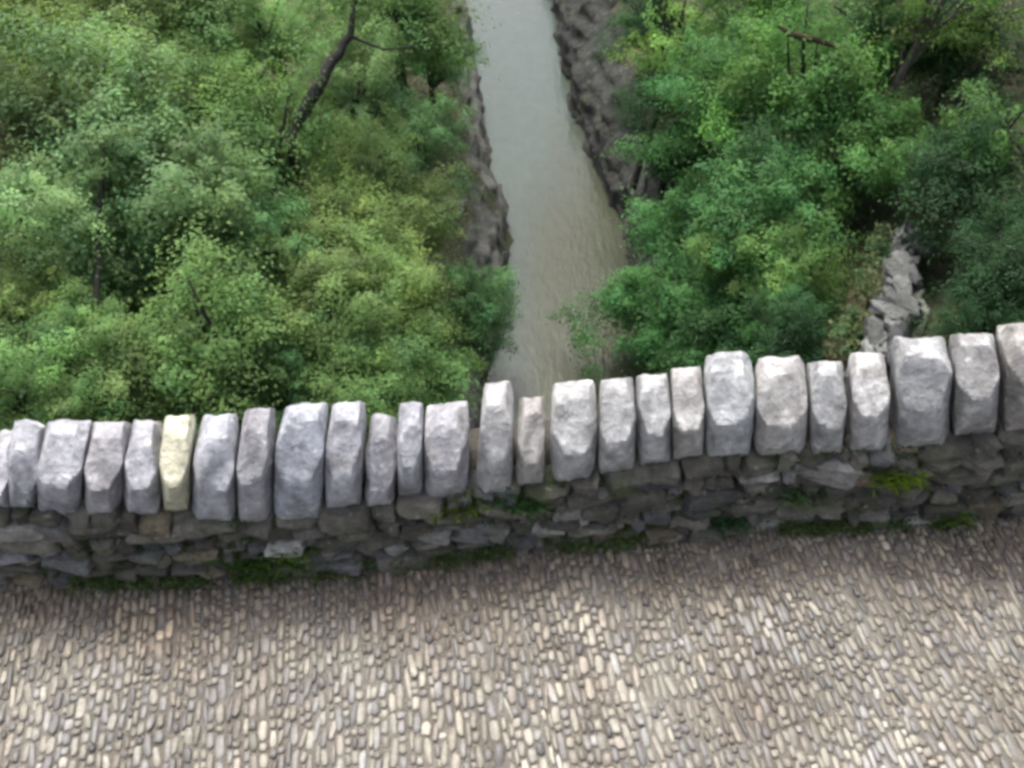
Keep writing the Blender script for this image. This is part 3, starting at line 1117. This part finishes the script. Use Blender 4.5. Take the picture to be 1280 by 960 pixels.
for i, (p_bl, p_br, p_tl, p_tr) in enumerate(stones):
    rr = random.Random(300 + i)
    zb = (p_bl.z + p_br.z) / 2 - 0.045
    zt = (p_tl.z + p_tr.z) / 2
    fy = rr.uniform(0.28, 0.46)
    extra = [
        (Vector((rr.uniform(-0.2, 0.2), -1, rr.uniform(1.0, 1.7))).normalized(), rr.uniform(0.78, 0.94)),      # front top slope
        (Vector((0, -1, -rr.uniform(0.3, 0.7))).normalized(), rr.uniform(0.98, 1.12)),      # under the front
        (Vector((rr.uniform(0.5, 1.2), -1, 0.1)).normalized(), rr.uniform(1.0, 1.2)),
        (Vector((-rr.uniform(0.5, 1.2), -1, 0.1)).normalized(), rr.uniform(1.0, 1.2)),
        (Vector((rr.uniform(0.5, 1.2), 0, 1)).normalized(), rr.uniform(1.06, 1.22)),
        (Vector((-rr.uniform(0.5, 1.2), 0, 1)).normalized(), rr.uniform(1.06, 1.22)),
        (Vector((0, rr.uniform(0.4, 1.0), 1)).normalized(), rr.uniform(0.98, 1.18)),
    ]
    V, Fc = chopped(11, 500 + i, 4, 1.0, 1.15, 0.05, 1.7, extra, 6.0)
    P = []
    H = zt - zb
    org = Vector(((p_bl.x + p_br.x) / 2, front((p_bl.x + p_br.x) / 2), zb))
    for q in V:
        a, b_, c_ = q.x * 1.0, (q.y + 1) / 2, (q.z + 1) / 2
        k = (b_ + c_) / 2
        xl = p_bl.x + (p_tl.x - p_bl.x) * k
        xr = p_br.x + (p_tr.x - p_br.x) * k
        x = xl + (xr - xl) * (a + 1) / 2
        y = front(x) + b_ * (T_COP + 0.01)
        z = zb - 0.03 * b_ + c_ * (H * 1.10 + 0.03 * b_)
        if i < len(COPING):                      # each slab leans as a whole, without a kink at its brow
            bl, br, vb, tl, tr_, vt = COPING[i]
            u_, v_, k_ = px_of(x, y, z)
            kk = min(1.1, max(-0.1, (vb - v_) / (vb - vt)))
            uu = bl + (tl - bl) * kk + ((br - bl) * (1 - kk) + (tr_ - tl) * kk) * (a + 1) / 2
            x = x * 0.25 + 0.75 * (uu - 640) / F_PX * k_
        P.append(Vector((x, y, z)) - org)
    if 12 == i or i == 3:
        for q in P:                              # pointed stones
            if q.z > H * 0.5:
                q.z -= abs(q.x) * 0.6
    me = mesh_from('coping_stone', P, Fc, True)
    me.set_sharp_from_angle(angle=math.radians(24))
    o = link('coping_stone', me, M['coping'], wall)
    o.location = org - wall.location
    f = rr.uniform(0.76, 1.03)
    if i == 7:
        o.color = (0.64, 0.62, 0.47, 1)
        o['label'] = 'pale yellow coping stone'
    elif i < 15:
        w_ = rr.uniform(-0.02, 0.02)
        o.color = ((0.452 + w_) * f, 0.458 * f, (0.50 - w_) * f, 1)
    else:
        w_ = rr.uniform(-0.02, 0.02)
        o.color = ((0.465 + w_) * f, 0.458 * f, (0.455 - w_) * f, 1)

# --- rubble courses
WALL_V = [chopped(3, 700 + k, 9, 0.72, 1.02, 0.11, 1.7) for k in range(18)]
WALL_ME = []
for V, Fc in WALL_V:
    me = mesh_from('wall_stone', V, Fc)
    me.materials.append(M['rubble'])
    WALL_ME.append(me)
z_frac = [0.0, 0.10, 0.21, 0.30, 0.42, 0.52, 0.64, 0.76, 0.88, 0.97]
for cidx in range(9):
    x = -3.1 + rng.uniform(0, 0.1)
    while x < 3.2:
        ln = min(0.19, max(0.03, rng.gauss(0.080, 0.045)))
        xm = x + ln / 2
        zt = cop_z(xm) - 0.01
        wob = 0.035 * noise.noise(Vector((xm * 3.0, cidx * 3.3, 2)))
        wob2 = 0.035 * noise.noise(Vector((xm * 3.0, (cidx + 1) * 3.3, 2)))
        z0 = zt * z_frac[cidx] + (wob if cidx else -0.015)
        z1 = zt * z_frac[cidx + 1] + (wob2 if cidx < 8 else 0.01)
        split = False
        cells = [(z0, z1)] if not split else [(z0, (z0 + z1) / 2), ((z0 + z1) / 2, z1)]
        for (a, b_) in cells:
            o = link('wall_stone', rng.choice(WALL_ME), None, wall)
            dep = rng.uniform(0.045, 0.06)
            o.location = Vector((xm, front(xm) + 0.043 + rng.uniform(-0.016, 0.008), (a + b_) / 2)) - wall.location
            slope = math.atan((front(xm + 0.1) - front(xm - 0.1)) / 0.2)
            o.rotation_euler = (rng.gauss(0, 0.14), rng.gauss(0, 0.10), slope + rng.gauss(0, 0.14))
            o.scale = (ln * 0.53, dep, max(0.010, (b_ - a) * rng.uniform(0.48, 0.7)))
            q = rng.random()
            f = math.exp(rng.gauss(0, 0.28))
            base = (0.128, 0.120, 0.102) if q < 0.7 else (0.130, 0.128, 0.130) if q < 0.87 else (0.19, 0.158, 0.112) if q < 0.91 else (0.34, 0.33, 0.31)
            o.color = (base[0] * f, base[1] * f, base[2] * f, 1)
        x += ln + rng.uniform(0.0, 0.012)

# ------------------------------------------------------------------ small plants on the wall
def tuft(name, u, v, off, n, length, colr, lab, spread=0.05, broad=0.06):
    p = front_hit(u, v, off)
    if p.z < 0.0:
        p = on_z(u, v, 0.0)
    rr = np.random.default_rng(int(u * 7 + v))
    Q, Cc = [], []
    for i in range(n):
        a = rr.uniform(0, 2 * PI)
        b0 = Vector((rr.normal(0, spread), rr.normal(0, 0.012) - 0.005, rr.normal(0, spread * 0.35)))
        L = length * rr.uniform(0.5, 1.2)
        lean = rr.uniform(0.2, 0.9)
        dr = Vector((math.cos(a) * lean, -abs(math.sin(a)) * lean, 1)).normalized()
        side = dr.cross(Vector((rr.normal(), rr.normal(), 0.2))).normalized() * L * broad
        m1 = b0 + dr * L * 0.55
        tip = b0 + dr * L + Vector((dr.x * L * 0.3, dr.y * L * 0.3, -L * 0.25))
        Q.append([b0, m1 + side, tip, m1 - side])
        Cc.append(np.array([1, 1, 1]) * rr.uniform(0.6, 1.35))
    me = quads_mesh(name, np.array([[list(q) for q in f] for f in Q]), np.array(Cc))
    o = link(name, me, M['leaf'], None, label=lab, category='plant', group='weeds growing on the wall')
    o.location = p
    o.color = (*colr, 1)
    return o


tuft('weed_tuft', 1110, 600, 0.0, 135, 0.081, (0.15, 0.23, 0.03), 'bright yellow-green weed tuft high on the right of the wall', 0.035)
tuft('weed_tuft', 990, 622, 0.0, 105, 0.074, (0.07, 0.13, 0.05), 'grey-green weed tuft on the wall below the wide right coping stones', 0.03)
tuft('weed_tuft', 1178, 648, 0.0, 135, 0.081, (0.09, 0.15, 0.04), 'green weed tuft at the foot of the wall near the right edge', 0.03)
tuft('weed_tuft', 912, 655, 0.0, 120, 0.074, (0.045, 0.12, 0.05), 'blue-green weed tuft at the foot of the wall on the right', 0.03)
tuft('weed_tuft', 655, 632, 0.0, 135, 0.081, (0.04, 0.10, 0.03), 'dark green fern tuft on the wall just below the middle coping stones', 0.03)
tuft('weed_tuft', 575, 640, 0.0, 120, 0.068, (0.08, 0.12, 0.03), 'olive weed tuft on the wall left of the dark fern tuft', 0.04)
tuft('weed_tuft', 335, 708, 0.0, 180, 0.081, (0.06, 0.125, 0.03), 'green weed tuft at the foot of the wall on the left', 0.06)
tuft('weed_tuft', 375, 690, 0.0, 90, 0.068, (0.10, 0.15, 0.035), 'light green weed tuft between wall stones on the left', 0.03)

# moss and small weeds along the foot of the wall
r = np.random.default_rng(9)
cc, ct = [], []
for _ in range(2800):
    x = r.uniform(-2.2, 2.3)
    dens = noise.noise(Vector((x * 2.3, 0.0, 6.0))) + 0.25 * noise.noise(Vector((x * 9, 0, 1)))
    if dens < -0.05:
        continue
    z = abs(r.normal(0, 0.022)) + 0.004
    k = 5
    p = np.array([x, front(x) - abs(r.normal(0, 0.018)) + 0.004, z]) + r.normal(0, 0.008, (k, 3))
    p[:, 2] = np.maximum(p[:, 2], 0.002)
    cc.append(p)
    ct.append(np.tile(np.array((0.05, 0.085, 0.025)) * r.uniform(0.6, 1.5) * np.array([r.uniform(0.8, 1.5), 1, 1]), (k, 1)))
for _ in range(6500):                     # moss in the joints of the wall
    x = r.uniform(-2.2, 2.3)
    z = r.uniform(0.02, cop_z(x))
    if noise.noise(Vector((x * 3.1, 4.0, z * 9))) < 0.02:
        continue
    k = 5
    p = np.array([x, front(x) + 0.012, z]) + r.normal(0, 0.009, (k, 3))
    cc.append(p)
    ct.append(np.tile(np.array((0.05, 0.08, 0.025)) * r.uniform(0.6, 1.5), (k, 1)))
C = np.concatenate(cc)
me = quads_mesh('moss', leaves(C, np.tile([0, -0.5, 0.8], (len(C), 1)), 0.012, None, r), np.concatenate(ct))
link('moss', me, M['leaf'], kind='stuff', label='green moss and tiny weeds along the foot of the parapet', category='moss')
